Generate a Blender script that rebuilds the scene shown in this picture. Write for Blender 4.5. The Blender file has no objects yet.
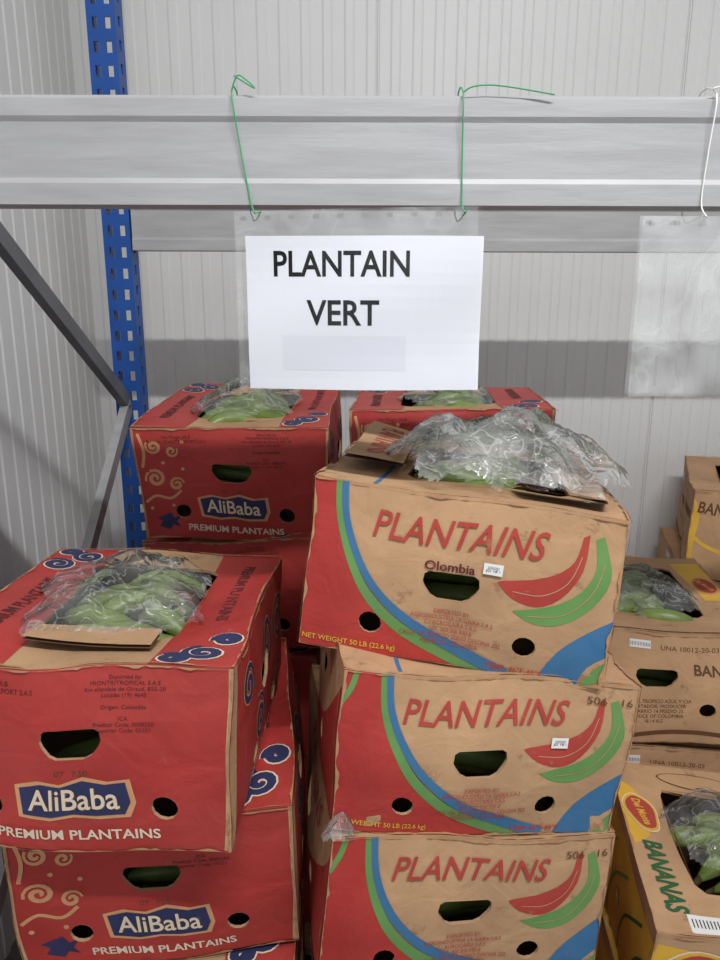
import bpy, bmesh, math, random
from mathutils import Vector, Matrix, noise, Euler
names=['A','B','C','D','E','F','G','H','I','K']
kind=dict(A='a',B='a',C='p',D='p',E='p',F='a',G='a',H='a',I='b',K='k',J='j')
FITP=dict(A=(-.358,.828,-.442,-.033,-.030,.025),B=(-.296,.881,-.712,.090,.081,-.056),C=(.144,.922,-.252,-.150,-.049,.106),
D=(.179,.880,-.488,.075,-.020,.102),E=(.160,.867,-.724,.106,-.017,.079),F=(-.267,1.500,-.262,-.039,.071,-.007),
G=(-.291,1.516,-.516,-.207,.049,-.081),H=(.180,1.44,-.218,-.07,-.015,-.008),I=(.608,1.373,-.662,-.138,-.020,-.018),
K=(.695,.882,-.93,-.159,0,0),J=(1.100,1.88,-.515,-.35,0,0))
DIM=dict(a=(.40,.45,.252),p=(.40,.499,.234),b=(.40,.499,.244),k=(.50,.412,.244),j=(.40,.499,.244))
Hc=1.64
random.seed(3)
SC=bpy.context.scene
def lin(c):
    c=c/255
    return c/12.92 if c<=.04045 else ((c+.055)/1.055)**2.4
def rgb(r,g,b): return (lin(r),lin(g),lin(b),1)
MATS={}
def mat(name,col,rough=.8,var=.12,scale=12,bump=.0,metal=0,spec=.3,stretch=(1,1,1),wear=None,wcol=(150,112,80),wthr=.66,fade=None):
    m=bpy.data.materials.new(name);m.use_nodes=True
    nt=m.node_tree;b=nt.nodes['Principled BSDF']
    b.inputs['Roughness'].default_value=rough;b.inputs['Metallic'].default_value=metal
    b.inputs['Specular IOR Level'].default_value=spec
    tc=nt.nodes.new('ShaderNodeTexCoord');mp=nt.nodes.new('ShaderNodeMapping')
    mp.inputs['Scale'].default_value=stretch
    nt.links.new(tc.outputs['Object'],mp.inputs['Vector'])
    nz=nt.nodes.new('ShaderNodeTexNoise');nz.inputs['Scale'].default_value=scale;nz.inputs['Detail'].default_value=6
    nt.links.new(mp.outputs[0],nz.inputs['Vector'])
    rp=nt.nodes.new('ShaderNodeValToRGB')
    c=rgb(*col)
    rp.color_ramp.elements[0].position=.3;rp.color_ramp.elements[1].position=.7
    rp.color_ramp.elements[0].color=tuple(x*(1-var) for x in c[:3])+(1,)
    rp.color_ramp.elements[1].color=tuple(min(1,x*(1+var)) for x in c[:3])+(1,)
    nt.links.new(nz.outputs['Fac'],rp.inputs[0])
    out=rp.outputs[0]
    def layer(out,sc,lo,hi,amt,colr,loc,rg=.75):
        n3=nt.nodes.new('ShaderNodeTexNoise');n3.inputs['Scale'].default_value=sc;n3.inputs['Detail'].default_value=10;n3.inputs['Roughness'].default_value=rg
        mp2=nt.nodes.new('ShaderNodeMapping');mp2.inputs['Location'].default_value=loc
        nt.links.new(tc.outputs['Object'],mp2.inputs['Vector']);nt.links.new(mp2.outputs[0],n3.inputs['Vector'])
        r2=nt.nodes.new('ShaderNodeMapRange');r2.inputs[1].default_value=lo;r2.inputs[2].default_value=hi;r2.inputs[4].default_value=amt
        nt.links.new(n3.outputs['Fac'],r2.inputs[0])
        mx=nt.nodes.new('ShaderNodeMix');mx.data_type='RGBA'
        nt.links.new(r2.outputs[0],mx.inputs[0]);nt.links.new(out,mx.inputs[6]);mx.inputs[7].default_value=rgb(*colr)
        return mx.outputs[2]
    if fade: out=layer(out,5,.42,.72,.42,fade,(7.1,2.7,5.4),.6)
    if wear: out=layer(out,wear,wthr,wthr+.05,.7,wcol,(3.1,1.7,.4))
    nt.links.new(out,b.inputs['Base Color'])
    if bump:
        n2=nt.nodes.new('ShaderNodeTexNoise');n2.inputs['Scale'].default_value=scale*2;n2.inputs['Detail'].default_value=4;n2.inputs['Distortion'].default_value=.6
        nt.links.new(mp.outputs[0],n2.inputs['Vector'])
        bp=nt.nodes.new('ShaderNodeBump');bp.inputs['Strength'].default_value=bump;bp.inputs['Distance'].default_value=.01
        nt.links.new(n2.outputs['Fac'],bp.inputs['Height']);nt.links.new(bp.outputs[0],b.inputs['Normal'])
    MATS[name]=m
    return m
mat('card',(178,142,107),.85,.14,8,.45,wear=14,wcol=(134,100,72),wthr=.60,fade=(148,114,86))
mat('card_edge',(168,126,92),.85,.15,20,.3)
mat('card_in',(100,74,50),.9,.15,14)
mat('red',(162,50,46),.5,.15,6,.5,spec=.4,wear=20,wcol=(146,94,74),wthr=.64,fade=(166,76,68))
mat('red2',(164,50,46),.55,.15,7,.45,spec=.35,wear=20,wcol=(154,104,80),wthr=.645,fade=(168,78,68))
mat('tan',(196,144,104),.8,.12,20,wear=30,wcol=(160,80,60),wthr=.62)
mat('navy',(46,50,86),.6,.15,20,wear=30,wcol=(110,84,84),wthr=.64)
mat('cream',(214,198,176),.7,.06,20,wear=34,wcol=(170,90,76),wthr=.63)
mat('ink',(88,38,40),.8,.1,20,wear=40,wcol=(160,70,60),wthr=.58)
mat('inkred',(164,60,52),.8,.12,20,wear=36,wthr=.61,fade=(170,88,70))
mat('blue',(56,106,148),.6,.12,12,wear=26,wthr=.63,fade=(86,120,146))
mat('green',(96,140,78),.6,.12,12,wear=26,wthr=.63,fade=(120,144,88))
mat('dkgreen',(44,92,56),.6,.1,12)
mat('yellow',(206,162,60),.6,.12,12,wear=26,wthr=.66)
mat('brownink',(96,66,44),.8,.1,20,wear=40,wcol=(165,128,96),wthr=.6)
mat('white',(218,218,216),.6,.03,20)
mat('black',(16,16,19),.7,.05,20,spec=.1)
mat('paper',(210,211,218),.6,.02,5,.05)
mat('paper2',(203,204,213),.6,.01,5)
mat('plantain',(112,130,66),.4,.30,14,.08,spec=.5,wear=40,wcol=(80,82,44),wthr=.6)
mat('plantain_tip',(66,60,34),.8,.2,14)
mat('galv',(156,156,157),.55,.10,7,.05,metal=.2,stretch=(1,4,8),wear=9,wcol=(104,86,70),wthr=.66)
mat('galv_dark',(104,106,110),.5,.15,10,metal=.3)
mat('postblue',(28,74,146),.45,.12,10)
mat('wall',(214,214,213),.45,.02,3)
mat('floor',(96,92,88),.8,.2,4,.2)
mat('wood',(150,118,80),.85,.25,6,.2,stretch=(1,8,8))
mat('string_g',(60,150,100),.5,.1,10)
mat('string_w',(220,220,215),.5,.1,10)
def plastic(name,fac,milky,rough,bump=0,crease=.2,csc=20):
    m=bpy.data.materials.new(name);m.use_nodes=True;nt=m.node_tree;nt.nodes.clear()
    N=nt.nodes.new;lk=nt.links.new
    o=N('ShaderNodeOutputMaterial');tr=N('ShaderNodeBsdfTransparent');tr.inputs['Color'].default_value=(.98,.985,.985,1)
    gl=N('ShaderNodeBsdfGlossy');gl.inputs['Roughness'].default_value=rough
    df=N('ShaderNodeBsdfDiffuse');df.inputs['Color'].default_value=(.9,.92,.92,1)
    tl=N('ShaderNodeBsdfTranslucent');tl.inputs['Color'].default_value=(.9,.92,.92,1)
    m0=N('ShaderNodeMixShader');m0.inputs[0].default_value=.4
    m1=N('ShaderNodeMixShader');m2=N('ShaderNodeMixShader')
    fr=N('ShaderNodeLayerWeight');fr.inputs['Blend'].default_value=fac
    nz=N('ShaderNodeTexNoise');nz.inputs['Scale'].default_value=18
    tc=N('ShaderNodeTexCoord');lk(tc.outputs['Object'],nz.inputs['Vector'])
    mr=N('ShaderNodeMapRange');mr.inputs[1].default_value=.35;mr.inputs[2].default_value=.7
    mr.inputs[3].default_value=milky*.4;mr.inputs[4].default_value=milky*1.6
    lk(nz.outputs['Fac'],mr.inputs[0])
    lk(df.outputs[0],m0.inputs[1]);lk(tl.outputs[0],m0.inputs[2])
    lk(mr.outputs[0],m1.inputs[0]);lk(tr.outputs[0],m1.inputs[1]);lk(m0.outputs[0],m1.inputs[2])
    lk(fr.outputs['Fresnel'],m2.inputs[0]);lk(m1.outputs[0],m2.inputs[1]);lk(gl.outputs[0],m2.inputs[2])
    if bump:
        vz=N('ShaderNodeTexNoise');vz.inputs['Scale'].default_value=csc;vz.inputs['Detail'].default_value=2;vz.inputs['Distortion'].default_value=1.2
        lk(tc.outputs['Object'],vz.inputs['Vector'])
        a=N('ShaderNodeMath');a.operation='SUBTRACT';a.inputs[1].default_value=.5
        b=N('ShaderNodeMath');b.operation='ABSOLUTE';lk(vz.outputs['Fac'],a.inputs[0]);lk(a.outputs[0],b.inputs[0])
        cr=N('ShaderNodeMapRange');cr.inputs[1].default_value=0;cr.inputs[2].default_value=.03;cr.inputs[3].default_value=crease;cr.inputs[4].default_value=0
        lk(b.outputs[0],cr.inputs[0])
        ad=N('ShaderNodeMath');ad.operation='ADD';lk(mr.outputs[0],ad.inputs[0]);lk(cr.outputs[0],ad.inputs[1]);lk(ad.outputs[0],m1.inputs[0])
        bp=N('ShaderNodeBump');bp.inputs['Strength'].default_value=bump;bp.inputs['Distance'].default_value=.02;bp.invert=True
        lk(b.outputs[0],bp.inputs['Height'])
        for s in (gl,df,tl,fr): lk(bp.outputs[0],s.inputs['Normal'])
    lk(m2.outputs[0],o.inputs[0]);MATS[name]=m
plastic('bagplastic',.17,.13,.10,.75,.24,22)
plastic('bagmilky',.20,.22,.12,.75,.26,22)
plastic('sleeve',.05,.03,.22)
plastic('sleeve2',.08,.19,.2,.15,.10,9)

def mkobj(name,verts,faces,mats,fm=None,parent=None,loc=(0,0,0),smooth=False):
    me=bpy.data.meshes.new(name);me.from_pydata([tuple(v) for v in verts],[],faces)
    for m in mats: me.materials.append(MATS[m])
    if fm:
        me.polygons.foreach_set('material_index',fm)
    if smooth: me.polygons.foreach_set('use_smooth',[True]*len(me.polygons))
    me.update()
    o=bpy.data.objects.new(name,me);bpy.context.collection.objects.link(o);o.location=loc
    if parent: o.parent=parent
    return o
TC={}
def text_tris(s,bold=0.0):
    k=(s,bold)
    if k in TC: return TC[k]
    cu=bpy.data.curves.new('t','FONT');cu.body=s;cu.offset=bold;cu.resolution_u=3;cu.space_line=1.0
    cu.align_x='CENTER'
    ob=bpy.data.objects.new('t',cu);bpy.context.collection.objects.link(ob)
    dg=bpy.context.evaluated_depsgraph_get();me=bpy.data.meshes.new_from_object(ob.evaluated_get(dg))
    vs=[v.co.copy() for v in me.vertices];fs=[list(f.vertices) for f in me.polygons]
    bpy.data.objects.remove(ob);bpy.data.curves.remove(cu);bpy.data.meshes.remove(me)
    x0=min(v.x for v in vs);x1=max(v.x for v in vs);y0=min(v.y for v in vs);y1=max(v.y for v in vs)
    vs=[((v.x-(x0+x1)/2)/(x1-x0),(v.y-(y0+y1)/2)/(y1-y0)) for v in vs]
    TC[k]=(vs,fs);return TC[k]
def smooth(pts,n=4,closed=False):
    out=[];N=len(pts)
    rng=range(N if closed else N-1)
    for i in rng:
        if closed: p0,p1,p2,p3=[pts[(i+j)%N] for j in (-1,0,1,2)]
        else: p0,p1,p2,p3=pts[max(i-1,0)],pts[i],pts[i+1],pts[min(i+2,N-1)]
        for k in range(n):
            t=k/n
            out.append(tuple(.5*((2*b)+(c-a)*t+(2*a-5*b+4*c-d)*t*t+(-a+3*b-3*c+d)*t**3) for a,b,c,d in zip(p0,p1,p2,p3)))
    if not closed: out.append(tuple(pts[-1]))
    return out
L=.0006
class Face:
    def __init__(s,W,H,base='card'):
        s.W,s.H=W,H;s.bm=bmesh.new();s.holes=[];s.mats=[]
        s.poly([(0,0),(W,0),(W,H),(0,H)],base,0,False)
    def mi(s,m):
        if m not in s.mats: s.mats.append(m)
        return s.mats.index(m)
    def poly(s,pts,m,layer=1,frac=True):
        if frac: pts=[(a*s.W,b*s.H) for a,b in pts]
        vs=[s.bm.verts.new((a,b,layer)) for a,b in pts]
        try: f=s.bm.faces.new(vs)
        except: return
        f.material_index=s.mi(m)
        if len(vs)>4: bmesh.ops.triangulate(s.bm,faces=[f])
    def stroke(s,pts,w,m,layer=1,frac=True):
        if frac: pts=[(a*s.W,b*s.H) for a,b in pts]
        n=len(pts);Lr=[]
        for i,(a,b) in enumerate(pts):
            c=pts[max(i-1,0)];d=pts[min(i+1,n-1)]
            t=Vector((d[0]-c[0],d[1]-c[1]));t.normalize()
            ww=(w(i/(n-1)) if callable(w) else w)/2
            Lr.append((s.bm.verts.new((a-t.y*ww,b+t.x*ww,layer)),s.bm.verts.new((a+t.y*ww,b-t.x*ww,layer))))
        for i in range(n-1):
            f=s.bm.faces.new((Lr[i][0],Lr[i+1][0],Lr[i+1][1],Lr[i][1]));f.material_index=s.mi(m)
    def wornedges(s,seed,wd=.0032,m='card_edge',layer=5):
        # scuffed print along the carton's folds
        for e,(p0,p1) in enumerate((((0,0),(1,0)),((0,1),(1,1)),((0,0),(0,1)),((1,0),(1,1)))):
            ln=s.W if e<2 else s.H;n=int(ln/.007);off=seed*3.1+e*7.7
            pts=[(p0[0]+(p1[0]-p0[0])*i/n,p0[1]+(p1[1]-p0[1])*i/n) for i in range(n+1)]
            s.stroke(pts,lambda t:2*wd*max(.12,.45+1.9*noise.noise(Vector((t*ln*34,off,0)))+.9*noise.noise(Vector((t*ln*110,off,3)))),m,layer)
    def spiral(s,cx,cy,r,turns,w,m,layer=1,dirn=1,a0=0):
        cx*=s.W;cy*=s.H;pts=[]
        N=int(turns*14)
        for i in range(N+1):
            t=i/N;rr=r*(.12+.88*t);a=a0+dirn*t*turns*2*math.pi
            pts.append((cx+rr*math.cos(a),cy+rr*math.sin(a)))
        s.stroke(pts,lambda t:w*(.7+.5*math.sin(math.pi*min(1,t*1.05))),m,layer,False)
    def text(s,st,cx,cy,w,h,m,layer=1,ang=0,bold=0.0,shear=0,frac=True):
        if frac: cx,cy,=cx*s.W,cy*s.H
        vs,fs=text_tris(st,bold);c,sn=math.cos(ang),math.sin(ang);k=s.mi(m);nv=[]
        for x,y in vs:
            X=x*w+shear*y*h;Y=-y*h
            nv.append(s.bm.verts.new((cx+c*X-sn*Y,cy+sn*X+c*Y,layer)))
        for f in fs:
            try: ff=s.bm.faces.new([nv[i] for i in f]);ff.material_index=k
            except: pass
    def circle(s,cx,cy,rx,ry,m,layer=1,n=24):
        s.poly([(cx*s.W+rx*math.cos(2*math.pi*i/n),cy*s.H+ry*math.sin(2*math.pi*i/n)) for i in range(n)],m,layer,False)
    def hole(s,pts,frac=True):
        if frac: pts=[(a*s.W,b*s.H) for a,b in pts]
        ar=sum(pts[i][0]*pts[(i+1)%len(pts)][1]-pts[(i+1)%len(pts)][0]*pts[i][1] for i in range(len(pts)))
        if ar<0: pts=pts[::-1]
        s.holes.append(pts)
    def rhole(s,cx,cy,r,n=12):
        s.hole([(cx*s.W+r*math.cos(2*math.pi*i/n),cy*s.H+r*math.sin(2*math.pi*i/n)) for i in range(n)],False)
    def vent(s,cx,cy,w,h):
        cx*=s.W;cy*=s.H
        s.hole([(cx+w*a,cy+h*b) for a,b in ((-.40,-.5),(.40,-.5),(.48,-.40),(.5,-.1),(.45,.1),(.34,.38),(.22,.5),(-.22,.5),(-.34,.38),(-.45,.1),(-.5,-.1),(-.48,-.40))],False)
    def finish(s,mapf,G,step=.034):
        bm=s.bm
        def bis(co,no,faces=None):
            if faces is None: g=bm.verts[:]+bm.edges[:]+bm.faces[:]
            else:
                es=set();vs=set()
                for f in faces: es.update(f.edges);vs.update(f.verts)
                g=list(vs)+list(es)+list(faces)
            bmesh.ops.bisect_plane(bm,geom=g,dist=1e-6,plane_co=co,plane_no=no)
        for i in range(0,int(s.W/step)+1): 
            u=s.W*i/int(s.W/step);bis((u,0,0),(1,0,0))
        for i in range(0,int(s.H/step)+1):
            v=s.H*i/int(s.H/step);bis((0,v,0),(0,1,0))
        dele=[f for f in bm.faces if not(0<=f.calc_center_median().x<=s.W and 0<=f.calc_center_median().y<=s.H)]
        bmesh.ops.delete(bm,geom=dele,context='FACES')
        for h in s.holes:
            x0=min(q[0] for q in h);x1=max(q[0] for q in h);y0=min(q[1] for q in h);y1=max(q[1] for q in h)
            n=len(h)
            for i in range(n):
                a,b=h[i],h[(i+1)%n]
                fs=[f for f in bm.faces if max(v.co.x for v in f.verts)>x0-1e-5 and min(v.co.x for v in f.verts)<x1+1e-5 and max(v.co.y for v in f.verts)>y0-1e-5 and min(v.co.y for v in f.verts)<y1+1e-5]
                bis((a[0],a[1],0),(b[1]-a[1],a[0]-b[0],0),fs)
            def inside(p):
                return all((h[(i+1)%n][0]-h[i][0])*(p.y-h[i][1])-(h[(i+1)%n][1]-h[i][1])*(p.x-h[i][0])>-1e-9 for i in range(n))
            bmesh.ops.delete(bm,geom=[f for f in bm.faces if inside(f.calc_center_median())],context='FACES')
        bm.verts.index_update();base=len(G['v'])
        for v in bm.verts: G['v'].append(mapf(v.co.x,v.co.y,v.co.z*L))
        for f in bm.faces:
            G['f'].append([base+v.index for v in f.verts]);G['m'].append(s.mats[f.material_index])
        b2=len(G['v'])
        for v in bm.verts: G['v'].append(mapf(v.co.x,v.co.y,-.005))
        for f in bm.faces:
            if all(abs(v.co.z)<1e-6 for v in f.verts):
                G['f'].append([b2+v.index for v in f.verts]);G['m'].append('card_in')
        for h in s.holes:
            n=len(h);b=len(G['v'])
            for q in h: G['v'].append(mapf(q[0],q[1],.0002));G['v'].append(mapf(q[0],q[1],-.005))
            for i in range(n):
                j=(i+1)%n;G['f'].append([b+2*i,b+2*j,b+2*j+1,b+2*i+1]);G['m'].append('card')
        bm.free()
def plantain_geo(G,M,length=.24,r=.021,bend=.05,seed=0):
    rings=12;sg=8;b=len(G['v'])
    for i in range(rings+1):
        t=i/rings;x=(t-.5)*length;z=-bend*(1-(2*t-1)**2)+bend*.5
        rr=r*(min(1,(.32+2.6*t)) if t<.3 else 1)*(1 if t<.8 else max(.25,1-(t-.8)*3.6))
        if t<.12: rr=r*.35
        for j in range(sg):
            a=2*math.pi*j/sg;k=1+.06*math.cos(4*a)
            G['v'].append(M@Vector((x,rr*k*math.cos(a),z+rr*k*math.sin(a))))
    for i in range(rings):
        for j in range(sg):
            k=(j+1)%sg
            G['f'].append([b+i*sg+j,b+i*sg+k,b+(i+1)*sg+k,b+(i+1)*sg+j]);G['m'].append('plantain_tip' if i==0 or i==rings-1 else 'plantain')
    G['f'].append([b+j for j in range(sg)]);G['m'].append('plantain_tip')
    G['f'].append([b+rings*sg+j for j in range(sg)][::-1]);G['m'].append('plantain_tip')
def newG(): return {'v':[],'f':[],'m':[]}
def objG(name,G,parent=None,smooth=False):
    ms=sorted(set(G['m']));o=mkobj(name,G['v'],G['f'],ms,[ms.index(x) for x in G['m']],parent,smooth=smooth);return o
def art_ali_front(F,seed=0):
    for k,cx in enumerate((.5-.28,.5+.28)):
        F.rhole(cx,.76,.0165)
    F.vent(.5,.40,.085,.040)
    lg=[(-.5,-.30),(-.3,-.42),(-.1,-.34),(.1,-.5),(.3,-.36),(.48,-.42),(.5,.1),(.44,.42),(.2,.46),(0,.40),(-.2,.48),(-.46,.40)]
    def sh(sc): return [(.5*F.W+a*.145*sc,.705*F.H+b*.052*(sc+.12*(sc>1))) for a,b in lg]
    F.poly(sh(1.09),'tan',1,False);F.poly(sh(1.0),'navy',2,False)
    F.text('AliBaba',.503,.709,.118,.030,'brownink',3,bold=.02)
    F.text('AliBaba',.5,.703,.118,.030,'cream',4,bold=.012)
    F.text('PREMIUM PLANTAINS',.5,.905,.205,.0145,'cream',1,bold=.02)
    F.text('Exported by:\nFRONTRITROPICAL S.A.S\nKm allendale de Giraud, 855-20\nLocales (19) 4645\n\nOrigen: Colombia\n\nICA\nPredicar Code: 0000250\nExportar Code: 05251',.68,.20,.10,.075,'ink',1)
    F.text('Net Weight 50LB\nPremium, QUALITY EXPORT S.A.S',.22,.10,.12,.018,'ink',1)
    F.text('07  750',.5,.56,.045,.008,'brownink',1)
    F.spiral(.10,.16,.016,1.6,.006,'tan',1,1,0)
    F.spiral(.19,.20,.013,1.4,.005,'tan',1,-1,2)
    F.spiral(.09,.44,.022,1.7,.007,'tan',1,-1,1)
    F.spiral(.20,.50,.016,1.5,.006,'tan',1,1,3)
    F.stroke(smooth([(.02,.66),(.08,.60),(.16,.63),(.22,.56)]),.006,'tan',1)
    F.stroke(smooth([(.03,.05),(.05,.20),(.03,.34)]),.006,'tan',1)
    for q in ((.14,.30),(.24,.36),(.05,.72),(.17,.70),(.25,.12)): F.circle(q[0],q[1],.004,.004,'tan',1,8)
    F.poly([(.07,.82),(.10,.80),(.13,.83),(.15,.77),(.17,.82),(.205,.80),(.18,.86),(.20,.91),(.16,.885),(.14,.93),(.12,.88),(.08,.90),(.10,.85)],'navy',1)
def art_ali_side(F,flip=False):
    f=(lambda x:1-x) if flip else (lambda x:x)
    F.poly([(f(0),0),(f(.05),0),(f(.06),.5),(f(.045),1),(f(0),1)],'card',1)
    for cx,cy,r,d in ((.2,.25,.035,1),(.35,.6,.04,-1),(.6,.3,.045,1),(.85,.35,.05,-1),(.8,.78,.035,1)):
        F.spiral(f(cx),cy,r,1.8,.014,'tan',1,d,cx*9);F.spiral(f(cx),cy,r,1.8,.009,'navy',2,d,cx*9)
    for cx in (.3,.7): F.rhole(f(cx),.8,.0165)
    F.vent(f(.5),.42,.085,.040)
    F.text('PREMIUM PLANTAINS',f(.52),.9,.26,.016,'cream',1,bold=.03)
def art_ali_top(F):
    for x0,x1 in ((0,.27),(.74,1)):
        F.poly([(x0,0),(x1,0),(x1,1),(x0,1)],'red2',1)
    F.hole([(.24,.20),(.30,.16),(.70,.16),(.76,.20),(.75,.72),(.70,.76),(.30,.76),(.25,.72)])
    def sw(cx,cy,r,d,a,t=1.7):
        F.spiral(cx,cy,r,t,.0165,'cream',2,d,a);F.spiral(cx,cy,r,t,.0115,'navy',3,d,a)
    sw(.16,.09,.026,1,0);sw(.07,.20,.026,-1,2);sw(.06,.05,.018,1,3)
    sw(.88,.88,.026,1,0);sw(.80,.94,.020,-1,2);sw(.93,.76,.020,-1,1)
    F.text('PREMIUM PLANTAINS',.11,.58,.22,.020,'ink',2,ang=-math.pi/2,bold=.03)
    F.text('PREMIUM PLANTAINS',.88,.36,.22,.020,'ink',2,ang=math.pi/2,bold=.03)
    F.circle(.55,.07,.016,.016,'ink',1);F.circle(.55,.07,.0135,.0135,'card',2);F.text('R',.55,.07,.008,.01,'ink',3)
def art_pl_front(F,sticker=None,code='Olombia',off=0.0):
    o=off
    F.rhole(.23,.80,.0155);F.rhole(.745,.80,.0155);F.vent(.485,.51,.074,.040)
    curve=smooth([(.075+o,0),(.09+o,.22),(.14+o,.45),(.22+o,.66),(.34+o,.83),(.50+o,.95),(.62+o,1.0)])
    for (a,b),(c,d) in zip(curve[:-1],curve[1:]): F.poly([(0,b),(a,b),(c,d),(0,d)],'red2',1)
    F.stroke([(a+.010,b) for a,b in curve],lambda t:.008+.012*t,'green',2)
    F.stroke([(a+.036+o,b) for a,b in smooth([(.07,-.05),(.085,.2),(.14,.43),(.23,.63),(.36,.80),(.53,.92),(.66,1.0)])],lambda t:.009+.012*t*t,'blue',3)
    if o>.03: F.stroke(smooth([(.045,0),(.03,.1),(.0,.2)]),.008,'green',2)
    F.text('PLANTAINS',.49,.20,.212,.036,'inkred',4,ang=-.0,bold=.010,shear=.22)
    F.poly(smooth([(.63,.43),(.68,.51),(.76,.54),(.83,.47),(.88,.30),(.885,.10)],3)+smooth([(.865,.12),(.85,.25),(.80,.34),(.73,.39)],3)+[(.64,.42)],'inkred',1)
    F.poly(smooth([(.69,.585),(.76,.64),(.85,.62),(.93,.50),(.97,.33),(.95,.18),(.93,.10)],3)+smooth([(.905,.12),(.92,.28),(.885,.42),(.82,.51),(.74,.56)],3),'green',1)
    F.stroke(smooth([(.74,.60),(.85,.56),(.92,.42),(.945,.25)]),.0012,'card',2)
    F.stroke(smooth([(.68,.47),(.77,.47),(.84,.38),(.87,.22)]),.0012,'card',2)
    F.poly(smooth([(1.02,.55),(.93,.66),(.85,.80),(.79,1.02)],3)+smooth([(.92,1.02),(.95,.88),(1.02,.78)],3),'blue',1)
    F.poly(smooth([(1.02,.81),(.965,.9),(.93,1.02)],3)+[(.96,1.02),(1.02,.9)],'green',1)
    F.text('EXPORTED BY:\nAGROINDUSTRIA LA GAIRA S.A.S\nC.I AGROGAIRA S.A.S.\nNIT. 900.506.990-8\nCALLE 100, EDIFICIO SONO OFICINA 202\nMEDELLIN - COLOMBIA',.50,.765,.135,.052,'inkred',4)
    F.text('NET WEIGHT 50 LB (22.6 kg)',.165,.945,.125,.010,'yellow',4,bold=.01)
    F.text('TEMP: 46°F-48°F',.72,.955,.075,.009,'inkred',4,bold=.01)
    if code: F.text(code,.475,.385,.065,.013,'ink',4,bold=.02)
    else: F.text('506   16',.90,.11,.065,.011,'brownink',4)
    if sticker:
        a,b,w,h=sticker;F.poly([(a-w,b-h),(a+w,b-h),(a+w,b+h),(a-w,b+h)],'white',6)
        F.text('|||||||||\nJD 18 /',a,b,.018,.008,'black',7)
def art_pl_side(F,flip=False):
    f=(lambda x:1-x) if flip else (lambda x:x)
    F.poly(smooth([(f(0),.1),(f(.2),.5),(f(.5),.8),(f(1),.95)],3)+[(f(1),1),(f(0),1)],'red2',1)
    F.text('PLANTAINS',.5,.25,.25,.04,'inkred',2,shear=.2,bold=.01)
    F.rhole(.3,.75,.0165);F.rhole(.7,.75,.0165);F.vent(.5,.5,.08,.040)
def art_pl_top(F):
    F.hole([(.28,.14),(.80,.14),(.84,.18),(.84,.76),(.80,.80),(.30,.80),(.26,.76),(.26,.18)])
    F.stroke([(.17,.02),(.20,.98)],.006,'blue',1);F.stroke([(.0,.03),(.2,.03)],.008,'green',1)
def art_b_front(F):
    F.rhole(.5-.24,.69,.016);F.rhole(.5+.24,.69,.016);F.vent(.5,.40,.08,.040)
    F.text('BANANAS',.84,.30,.13,.026,'brownink',1,bold=.02)
    F.text('TAMBAR, TROPICO AZUL Y CIA\nEXPORTADOR: PRODUCER\nRM BARRIO 14 PREDIO 25\nPRODUCE OF COLOMBIA\n18.14 KG',.5,.70,.13,.055,'brownink',1)
    F.poly([(.36,.07),(.47,.07),(.47,.14),(.36,.14)],'white',2);F.text('|||||||||||||',.415,.105,.04,.008,'black',3)
    F.text('UNA 10012-20-03',.66,.12,.11,.01,'brownink',1)
    F.stroke(smooth([(0,.92),(.3,.95),(.6,.9),(1,.93)]),.01,'brownink',1)
def art_j_front(F):
    F.rhole(.5-.24,.69,.016);F.rhole(.5+.24,.69,.016);F.vent(.5,.40,.08,.040)
    F.text('BANANAS',.22,.22,.15,.034,'brownink',2,bold=.02,ang=.12)
    F.poly(smooth([(-.02,.0),(.05,.3),(.03,.7),(.08,1.02)])+[(-.02,1.02)],'yellow',1)
    F.stroke(smooth([(.0,.5),(.1,.62),(.3,.7)]),.01,'yellow',1)
def art_b_top(F):
    F.hole([(.24,.16),(.76,.16),(.80,.20),(.80,.72),(.76,.76),(.24,.76),(.20,.72),(.20,.20)])
    F.stroke([(.02,.97),(.98,.97)],.006,'brownink',1)
    F.poly([(.82,.10),(.99,.10),(.99,.60),(.86,.58)],'yellow',1)
    F.circle(.92,.42,.026,.052,'tan',2);F.circle(.92,.42,.022,.045,'inkred',3);F.text('Del Monte',.92,.42,.07,.014,'yellow',4,ang=1.3,bold=.02)
def delmonte(F,cx,cy,s,ang):
    n=24;W,H=cx*F.W,cy*F.H
    for sc,m,l in ((1.22,'cream',3),(1.15,'yellow',4),(1.0,'inkred',5)):
        pts=[]
        for i in range(n):
            a=2*math.pi*i/n;x=s*sc*math.cos(a);y=s*.62*sc*math.sin(a)*(1+.12*math.cos(3*a))
            pts.append((W+x*math.cos(ang)-y*math.sin(ang),H+x*math.sin(ang)+y*math.cos(ang)))
        F.poly(pts,m,l,False)
    F.text('Del Monte',cx,cy,s*1.6,s*.42,'yellow',6,ang=ang,bold=.03)
def art_k_side(F):
    F.poly(smooth([(-.02,.03),(.12,.05),(.30,.10),(.55,.08),(.8,.12),(1.02,.10)],4)+[(1.02,1.02),(-.02,1.02)],'yellow',1)
    for dx in (0,.22,.45,.66):
        F.stroke(smooth([(.05+dx,1.0),(.10+dx,.75),(.22+dx,.45),(.42+dx,.2)]),.006,'dkgreen' if dx>.3 else 'green',2)
    F.rhole(.50,.55,.0165)
def art_k_front(F):
    F.poly(smooth([(-.02,.08),(.3,.14),(.6,.10),(1.02,.2)],4)+[(1.02,1.02),(-.02,1.02)],'yellow',1)
    delmonte(F,.15,.26,.05,0);delmonte(F,.6,.5,.06,0)
    F.rhole(.25,.69,.0165);F.rhole(.75,.69,.0165)
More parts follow.
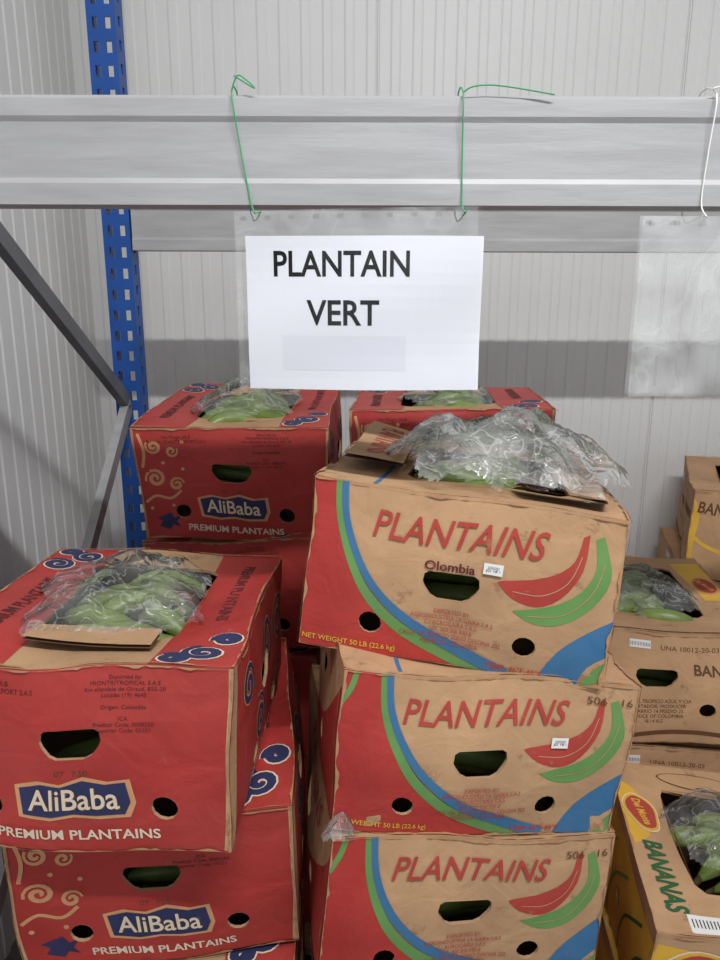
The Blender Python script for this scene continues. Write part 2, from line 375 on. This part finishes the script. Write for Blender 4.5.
def art_k_top(F):
    F.hole([(.17,.17),(.90,.17),(.92,.21),(.92,.74),(.90,.78),(.19,.78),(.165,.74),(.16,.21)])
    F.circle(.30,.085,.07,.02,'brownink',1);F.circle(.30,.085,.067,.0175,'card',2)
    F.poly(smooth([(-.02,.15),(.06,.2),(.10,.35),(.08,.5),(.0,.58),(-.02,.6)],3),'yellow',1)
    delmonte(F,.075,.36,.040,1.35)
    F.text('BANANAS',.08,.72,.15,.034,'dkgreen',3,ang=math.pi/2,bold=.03)
    F.poly([(.10,.90),(.26,.90),(.26,.985),(.10,.985)],'white',2);F.text('||||||||||||||',.18,.94,.07,.016,'black',3)
def build_box(name,k,seed,h=None,sticker=None,contents=True,code='Olombia',off=0.0,amp=1.65):
    w,d,hh=DIM[k]
    if h: hh=h
    G=newG();base='red' if k=='a' else 'card'
    fr=Face(w,hh,base);rt=Face(d,hh,base);lf=Face(d,hh,base);bk=Face(w,hh,base);tp=Face(w,d,'card');bt=Face(w,d,'card')
    if k=='a':
        art_ali_front(fr);art_ali_front(bk);art_ali_side(rt);art_ali_side(lf,True);art_ali_top(tp)
        for F in (fr,bk): F.poly([(.985,0),(1,0),(1,1),(.975,1),(.99,.6)],'card',1);F.poly([(0,0),(.01,0),(.006,.5),(.012,1),(0,1)],'card',1)
    elif k=='p':
        art_pl_front(fr,sticker,code,off);art_pl_front(bk);art_pl_side(rt);art_pl_side(lf,True);art_pl_top(tp)
    elif k=='k':
        art_k_front(fr);art_k_front(bk);art_k_side(rt);art_k_side(lf);art_k_top(tp)
    elif k=='j':
        art_j_front(fr);art_b_front(bk);art_b_front(rt);art_b_front(lf);art_b_top(tp)
    else:
        art_b_front(fr);art_b_front(bk);art_b_front(rt);art_b_front(lf);art_b_top(tp)
    if contents:
        for q,F in enumerate((fr,rt,lf,tp)): F.wornedges(seed*1.7+q)
    fr.finish(lambda u,v,n:Vector((u-w/2,-n,-v)),G)
    bk.finish(lambda u,v,n:Vector((w/2-u,d+n,-v)),G)
    rt.finish(lambda u,v,n:Vector((w/2+n,u,-v)),G)
    lf.finish(lambda u,v,n:Vector((-w/2-n,d-u,-v)),G)
    tp.finish(lambda u,v,n:Vector((u-w/2,d-v,n)),G)
    bt.finish(lambda u,v,n:Vector((u-w/2,v,-hh-n)),G)
    sd=Vector((seed*3.7,seed*1.3,seed*7.1))
    def dfm(p):
        xx=min(1,max(0,p.x/w+.5));yy=min(1,max(0,p.y/d));zz=min(1,max(0,-p.z/hh));s=math.sin;pi=math.pi
        q=p+noise.noise_vector(p*5+sd)*.007*amp+noise.noise_vector(p*12+sd)*.0013*amp
        q.y-= .005*amp*(1-2*yy)*s(pi*xx)*s(pi*zz)
        q.x+= .005*amp*(2*xx-1)*s(pi*yy)*s(pi*zz)
        q.z-= .009*amp*(1-zz)*s(pi*xx)*s(pi*yy)
        return q
    G['v']=[dfm(v) for v in G['v']]
    o=objG(name,G)
    if contents:
        C=newG();R=random.Random(seed*11+5)
        wd=.035 if k!='k' else .12
        for i in range(13 if k!='k' else 26):
            M=Matrix.Translation((R.uniform(-wd,wd),d*.24+(i%13)*d*.042,-.034-.020*(i%2)+R.uniform(-.008,.010)))@Euler((R.uniform(-.5,.9)+math.pi,R.uniform(-.15,.15),R.uniform(-.7,.7))).to_matrix().to_4x4()
            plantain_geo(C,M,.18,.0185,.042)
        for i in range(4):
            zz=-.10-.034*i
            M=Matrix.Translation((R.uniform(-.05,.05),.065+.03*(i%2),zz))@Euler((R.uniform(-.5,.5)+1.5,R.uniform(-.3,.3),R.uniform(-.25,.25))).to_matrix().to_4x4()
            if zz>-hh+.03: plantain_geo(C,M,.24,.018,.03)
        objG('plantains',C,o,True)
    return o
def add_bag(parent,cx,cy,rx,ry,ht,seed,z0=-.02,N=64,m='bagplastic',power=2.2,cr=1.0,edge=.03):
    vs=[];fs=[];sd=Vector((seed*5.3,seed*2.1,seed))
    for j in range(N+1):
        for i in range(N+1):
            a=(i/N*2-1);b=(j/N*2-1)
            r=(abs(a)**3+abs(b)**3)**(1/3)
            x=a*rx;y=b*ry
            q=Vector((x,y,0))
            w1=noise.noise_vector(q*10+sd)*.03
            q2=q+w1
            n1=noise.noise(q*12+sd);rd=1-abs(noise.noise(Vector((q2.x*14,q2.y*20,0))+sd))*2.2;rd2=1-abs(noise.noise(q2*38+sd*2))*2
            z=ht*(1-min(1,r)**power)*(1+.6*n1)+cr*(.012*rd*(.4+.6*(1-min(1,r)**4))+.0038*rd2)
            e=noise.noise_vector(q*9+sd)*edge+noise.noise_vector(q*25+sd)*.010
            vs.append((cx+x+e.x,cy+y+e.y,z0+z))
    for j in range(N):
        for i in range(N):
            a=j*(N+1)+i
            A=(i+.5)/N*2-1;B_=(j+.5)/N*2-1
            ang=math.atan2(B_,A)
            if (abs(A)**2.6+abs(B_)**2.6)**(1/2.6)<.93+.1*noise.noise(Vector((math.cos(ang)*3,math.sin(ang)*3,seed))):
                fs.append([a,a+1,a+N+2,a+N+1])
    return mkobj('plastic_bag',vs,fs,[m],parent=parent,smooth=True)
def place(o,x,y,z,ya,rx,ry):
    o.rotation_mode='XYZ'
    o.matrix_world=Matrix.Translation((x,y,z+Hc))@Matrix.Rotation(ya,4,'Z')@Matrix.Rotation(rx,4,'X')@Matrix.Rotation(ry,4,'Y')
def flap(parent,p0,p1,dr,ln,rise,seed,txt=None):
    F=Face((Vector(p1)-Vector(p0)).length,ln,'card');Wd=F.W
    if txt: F.text(txt,.5,.5,Wd*.75,ln*.45,'inkred',1,bold=.01)
    e=(Vector(p1)-Vector(p0)).normalized();dv=Vector(dr);G=newG()
    def mp(u,v,n):
        t=v/ln
        return Vector(p0)+e*(u+.01*t*math.sin(u*20+seed))+dv*v+Vector((0,0,rise*t**.8+.006*math.sin(u*14+seed)*t+n))
    F.finish(mp,G,.03);objG('flap',G,parent)
NM={'a':'plantain_box','p':'plantain_box','b':'banana_box','k':'banana_box','j':'banana_box'}
B={}
cfg=dict(A={},B={},C=dict(sticker=(.61,.36,.030,.032)),D=dict(sticker=(.745,.38,.028,.032),code='',off=.055),E=dict(code='',off=.035),F={},G={},H={},I={},K={},J={})
for i,n in enumerate(names+['J']):
    B[n]=build_box(NM[kind[n]],kind[n],i+1,**cfg[n]);place(B[n],*FITP[n])
add_bag(B['A'],-.010,.222,.135,.165,.050,1,z0=-.014,N=84)
add_bag(B['F'],0,.230,.118,.155,.050,2,z0=-.014)
add_bag(B['H'],0,.235,.11,.14,.042,3,z0=-.014)
add_bag(B['C'],.048,.205,.185,.215,.075,4,z0=.000,N=96,m='bagmilky',cr=1.5)
add_bag(B['C'],.04,.21,.15,.17,.052,14,z0=.0,N=72,m='bagplastic',cr=1.2)
add_bag(B['I'],0,.255,.125,.168,.04,5,z0=-.014)
add_bag(B['K'],.02,.215,.20,.135,.045,6,z0=-.012)
add_bag(B['E'],-.185,.0,.028,.02,.022,7,z0=.0,N=20,m='bagmilky',edge=.01)
flap(B['C'],(-.10,.42,.012),(-.10,.10,.012),(-1,0,0),.085,.010,1,'PLANTAINS')
flap(B['C'],(.055,.075,.008),(.185,.085,.008),(0,-1,0),.065,.012,2)
flap(B['A'],(-.085,.105,.004),(.085,.105,.004),(0,-1,0),.055,.007,3)
base_z=.145
def fill(n,x,y,ya,k,zt,bz):
    zt=zt+Hc;gap=zt-bz;m=max(1,round(gap/.25));h=gap/m-.002
    o=build_box(NM[k],k,30+ord(n[0]),h=h,amp=.5)
    place(o,x,y,zt-Hc,ya,0,0)
    for j in range(1,m):
        o2=bpy.data.objects.new(NM[k],o.data);bpy.context.collection.objects.link(o2);place(o2,x+.004*j,y+.003*j,zt-Hc-(h+.002)*j,ya,0,0)
def low(n):
    return min((B[n].matrix_world@v.co).z for v in B[n].data.vertices)-Hc
bpy.context.view_layer.update()
for n,k in (('B','a'),('E','p'),('G','a'),('H','a'),('I','b'),('K','k'),('J','b')):
    q=FITP[n]
    fill(n,q[0],q[1]+(.02 if n=='E' else 0),q[3]*.7,k,low(n)-.002,0.004 if n=='J' else base_z)
def pallet(x,y,ln=1.0):
    G=newG()
    def bx(x0,x1,y0,y1,z0,z1):
        b=len(G['v']);G['v']+= [Vector((a,c*ln,e)) for e in (z0,z1) for c in (y0,y1) for a in (x0,x1)]
        for f in ((0,1,3,2),(4,6,7,5),(0,4,5,1),(2,3,7,6),(0,2,6,4),(1,5,7,3)): G['f'].append([b+i for i in f]);G['m'].append('wood')
    for i in range(7): bx(-.5,.5,i*.15,i*.15+.1,.118,.138)
    for a in (-.5,-.05,.4):
        bx(a,a+.1,0,1.0,.096,.118);bx(a,a+.1,0,1.0,0,.018)
        for c in (0,.45,.9): bx(a,a+.1,c,c+.1,.018,.096)
    o=objG('wooden_pallet',G);o.location=(x,y,0)
pallet(-.05,.86,.95);pallet(.97,.86,.93)
rack=bpy.data.objects.new('pallet_rack',None);bpy.context.collection.objects.link(rack)
def beam(name,x0,x1,y,z0,z1,dp=.05):
    h=z1-z0
    prof=[(0,z0),(0,z0+h*.2),(.003,z0+h*.25),(.003,z0+h*.76),(0,z0+h*.81),(0,z1-.004),(.004,z1),(dp,z1),(dp,z0)]
    vs=[(x,y+a,b+Hc) for x in (x0,x1) for a,b in prof];n=len(prof)
    fs=[[i,(i+1)%n,n+(i+1)%n,n+i] for i in range(n)]+[list(range(n))[::-1],list(range(n,2*n))]
    return mkobj(name,vs,fs,['galv'],parent=rack)
YB,YR=.94,1.88
beam('beam_front',-.64,2.1,YB,.105,.226);beam('beam_rear',-.555,2.1,YR,.105,.226)
def post(name,x,y):
    G=newG();Ht=3.0
    fr=Face(.066,Ht,'postblue')
    sides=[Face(.06,Ht,'postblue') for _ in range(2)]
    z=.04
    while z<Ht-.03:
        for cx in (.018,.048): fr.hole([(cx-.0065,z-.012),(cx+.0065,z-.012),(cx+.0065,z+.012),(cx-.0065,z+.012)],False)
        for s in sides: s.hole([(.020,z+.0),(.036,z+.0),(.036,z+.022),(.020,z+.022)],False)
        z+=.05
    fr.finish(lambda u,v,n:Vector((x+u-.033,y-n,v)),G,.03)
    sides[0].finish(lambda u,v,n:Vector((x+.033+n,y+u,v)),G,.03)
    sides[1].finish(lambda u,v,n:Vector((x-.033-n,y+u,v)),G,.03)
    G['m']=['postblue']*len(G['m'])
    objG(name,G,rack)
post('upright_rear',-.592,YR+.0);post('upright_front',-.675,YB)
def bar(name,a,b,w,m,par=rack):
    a=Vector(a);b=Vector(b);d=(b-a).normalized();s=Vector((1,0,0));u=d.cross(s).normalized()
    vs=[]
    for p_ in (a,b):
        for i,j in ((-1,-1),(1,-1),(1,1),(-1,1)): vs.append(p_+s*i*w*.3+u*j*w*.5)
    mkobj(name,vs,[[0,1,5,4],[1,2,6,5],[2,3,7,6],[3,0,4,7],[3,2,1,0],[4,5,6,7]],[m],parent=par)
node=(-.595,YR+.0,-.27+Hc)
bar('brace_upper',node,(-.65,YB+.03,.35+Hc),.034,'galv_dark');bar('brace_lower',node,(-.65,YB+.03,-1.15+Hc),.034,'galv')
def tube(name,pts,r,m,parent=None):
    cu=bpy.data.curves.new(name,'CURVE');cu.dimensions='3D';cu.bevel_depth=r;cu.bevel_resolution=2
    sp=cu.splines.new('POLY');sp.points.add(len(pts)-1)
    for i,q in enumerate(pts): sp.points[i].co=(q[0],q[1],q[2]+Hc,1)
    cu.materials.append(MATS[m]);o=bpy.data.objects.new(name,cu);bpy.context.collection.objects.link(o);o.parent=parent
    return o
G=newG();F=Face(.284,.182,'paper')
F.text('PLANTAIN',.404,.175,.163,.0300,'black',1,bold=.018);F.text('VERT',.41,.49,.088,.0300,'black',1,bold=.018)
F.poly([(.15,.64),(.68,.64),(.68,.87),(.15,.87)],'paper2',1)
YS=.925
def pm(u,v,n):
    wr=.0035*math.sin(u*22+v*9)+.002*math.sin(v*40+u*12)
    return Vector((u-.138,YS-n*.4-.012*math.sin(u*9)-.05*max(0,v-.1)**1.5+wr*.8,.0685-v+Hc))
F.finish(pm,G,.014);G['m']=['paper' if m in('card_in','card') else m for m in G['m']]
sign=objG('paper_sign',G,smooth=False)
def sleeve(name,xl,xr,zt,zb,seed,parent=None,yo=0.0,tilt=0.0,m='sleeve'):
    N=40;vs=[];fs=[]
    for j in range(N+1):
        for i in range(N+1):
            u=i/N;v=j/N;x=xl+(xr-xl)*u;z=zt+(zb-zt)*v+tilt*(u-.5)
            y=YS-.011+yo-.012*math.sin((x+.138)*9)-.05*max(0,(.0685-z)-.1)**1.5+noise.noise(Vector((x*14,z*14,seed)))*(.002 if parent else .005)
            vs.append((x,y,z+Hc))
    for j in range(N):
        for i in range(N):
            if j==1 and i%4==1: continue
            a=j*(N+1)+i;fs.append([a,a+1,a+N+2,a+N+1])
    return mkobj(name,vs,fs,[m],parent=parent,smooth=True)
sl=sleeve('sleeve_front',-.150,.142,.098,-.113,1,sign,0,.006)
sb=sleeve('sleeve_rear',-.152,.140,.100,-.112,4,sign,.022,.006,m='sleeve2')
s2=sleeve('plastic_sleeve',.335,.63,.092,-.122,2,None,.0,m='sleeve2')
sleeve('sleeve_rear',.336,.632,.094,-.120,5,s2,.014,.0,m='sleeve2')
def loop(name,x0,z0,dx,par,m,tail):
    yb=YB-.003
    pts=[(x0,YS-.012,z0),(x0-dx*.3,yb,.11),(x0-dx*.7,yb,.17),(x0-dx,yb,.228),(x0-dx,YB+.053,.229),(x0-dx*.6,YB+.053,.10),(x0+.004,YS+.01,z0+.004),(x0,YS-.012,z0)]
    tube(name,smooth(pts,4),.0009,m,par)
    tube(name+'_tail',smooth([(x0-dx,yb,.228)]+[(x0-dx+a,yb-.004,.228+b) for a,b in tail],5),.0009,m,par)
loop('string_left',-.124,.093,.026,sign,'string_g',[(.008,.016),(.02,.010),(.027,.003),(.004,.016)])
loop('string_right',.122,.094,.004,sign,'string_g',[(.01,.005),(.03,.007),(.06,.004),(.105,-.003)])
loop('string',.405,.09,-.006,s2,'string_w',[(-.006,.004),(.003,.006)])
def plane(name,vs,m): return mkobj(name,vs,[list(range(len(vs)))],[m])
YW=2.55;XL=-.90;XR=3.2;Y0=-2.2;CH=3.45
def ribbed(name,axis,c,a0,a1,sgn):
    prof=[];a=a0;per=.068;i=0
    while a<a1-.07:
        dp=.003
        prof+=[(a,0),(a+.030,0),(a+.036,dp),(a+.058,dp),(a+.064,0)];a+=per;i+=1
        if i%14==0: prof+=[(a+.001,-.006),(a+.004,-.006),(a+.005,0)];a+=.008
    prof.append((a1,0));vs=[]
    for z in (0,CH):
        for t,dp in prof: vs.append((t,c+sgn*dp,z) if axis=='x' else (c+sgn*dp,t,z))
    n=len(prof);return mkobj(name,vs,[[i,i+1,n+i+1,n+i] for i in range(n-1)],['wall'])
ribbed('wall_back','x',YW,XL,XR,-1);ribbed('wall_left','y',XL,Y0,YW,1);ribbed('wall_right','y',XR,Y0,YW,-1)
plane('floor',[(XL,Y0,0),(XR,Y0,0),(XR,YW,0),(XL,YW,0)],'floor')
plane('ceiling',[(XL,Y0,CH),(XR,Y0,CH),(XR,YW,CH),(XL,YW,CH)],'wall')
def area(name,loc,sx,sy,e,rot=(0,0,0),col=(1,1,1)):
    l=bpy.data.lights.new(name,'AREA');l.shape='RECTANGLE';l.size=sx;l.size_y=sy;l.energy=e;l.color=col
    o=bpy.data.objects.new(name,l);bpy.context.collection.objects.link(o);o.location=loc;o.rotation_euler=rot
area('tube_light',(.5,-.35,1.60+Hc),1.3,.05,64,(.5,0,0),(1,1,1))
w=bpy.data.worlds.new('world');SC.world=w;w.use_nodes=True
w.node_tree.nodes['Background'].inputs[0].default_value=(.92,.95,1,1);w.node_tree.nodes['Background'].inputs[1].default_value=.92
SC.view_settings.view_transform='Standard';SC.view_settings.look='None'
cam=bpy.data.cameras.new('camera');co=bpy.data.objects.new('camera',cam);bpy.context.collection.objects.link(co)
cam.sensor_fit='VERTICAL';cam.sensor_height=24;cam.lens=24*738.4/960;cam.clip_start=.01
co.location=(0,0,Hc);co.rotation_euler=(Matrix.Rotation(math.pi/2-.245,3,'X')@Matrix.Rotation(.003,3,'Z')).to_euler()
SC.camera=co
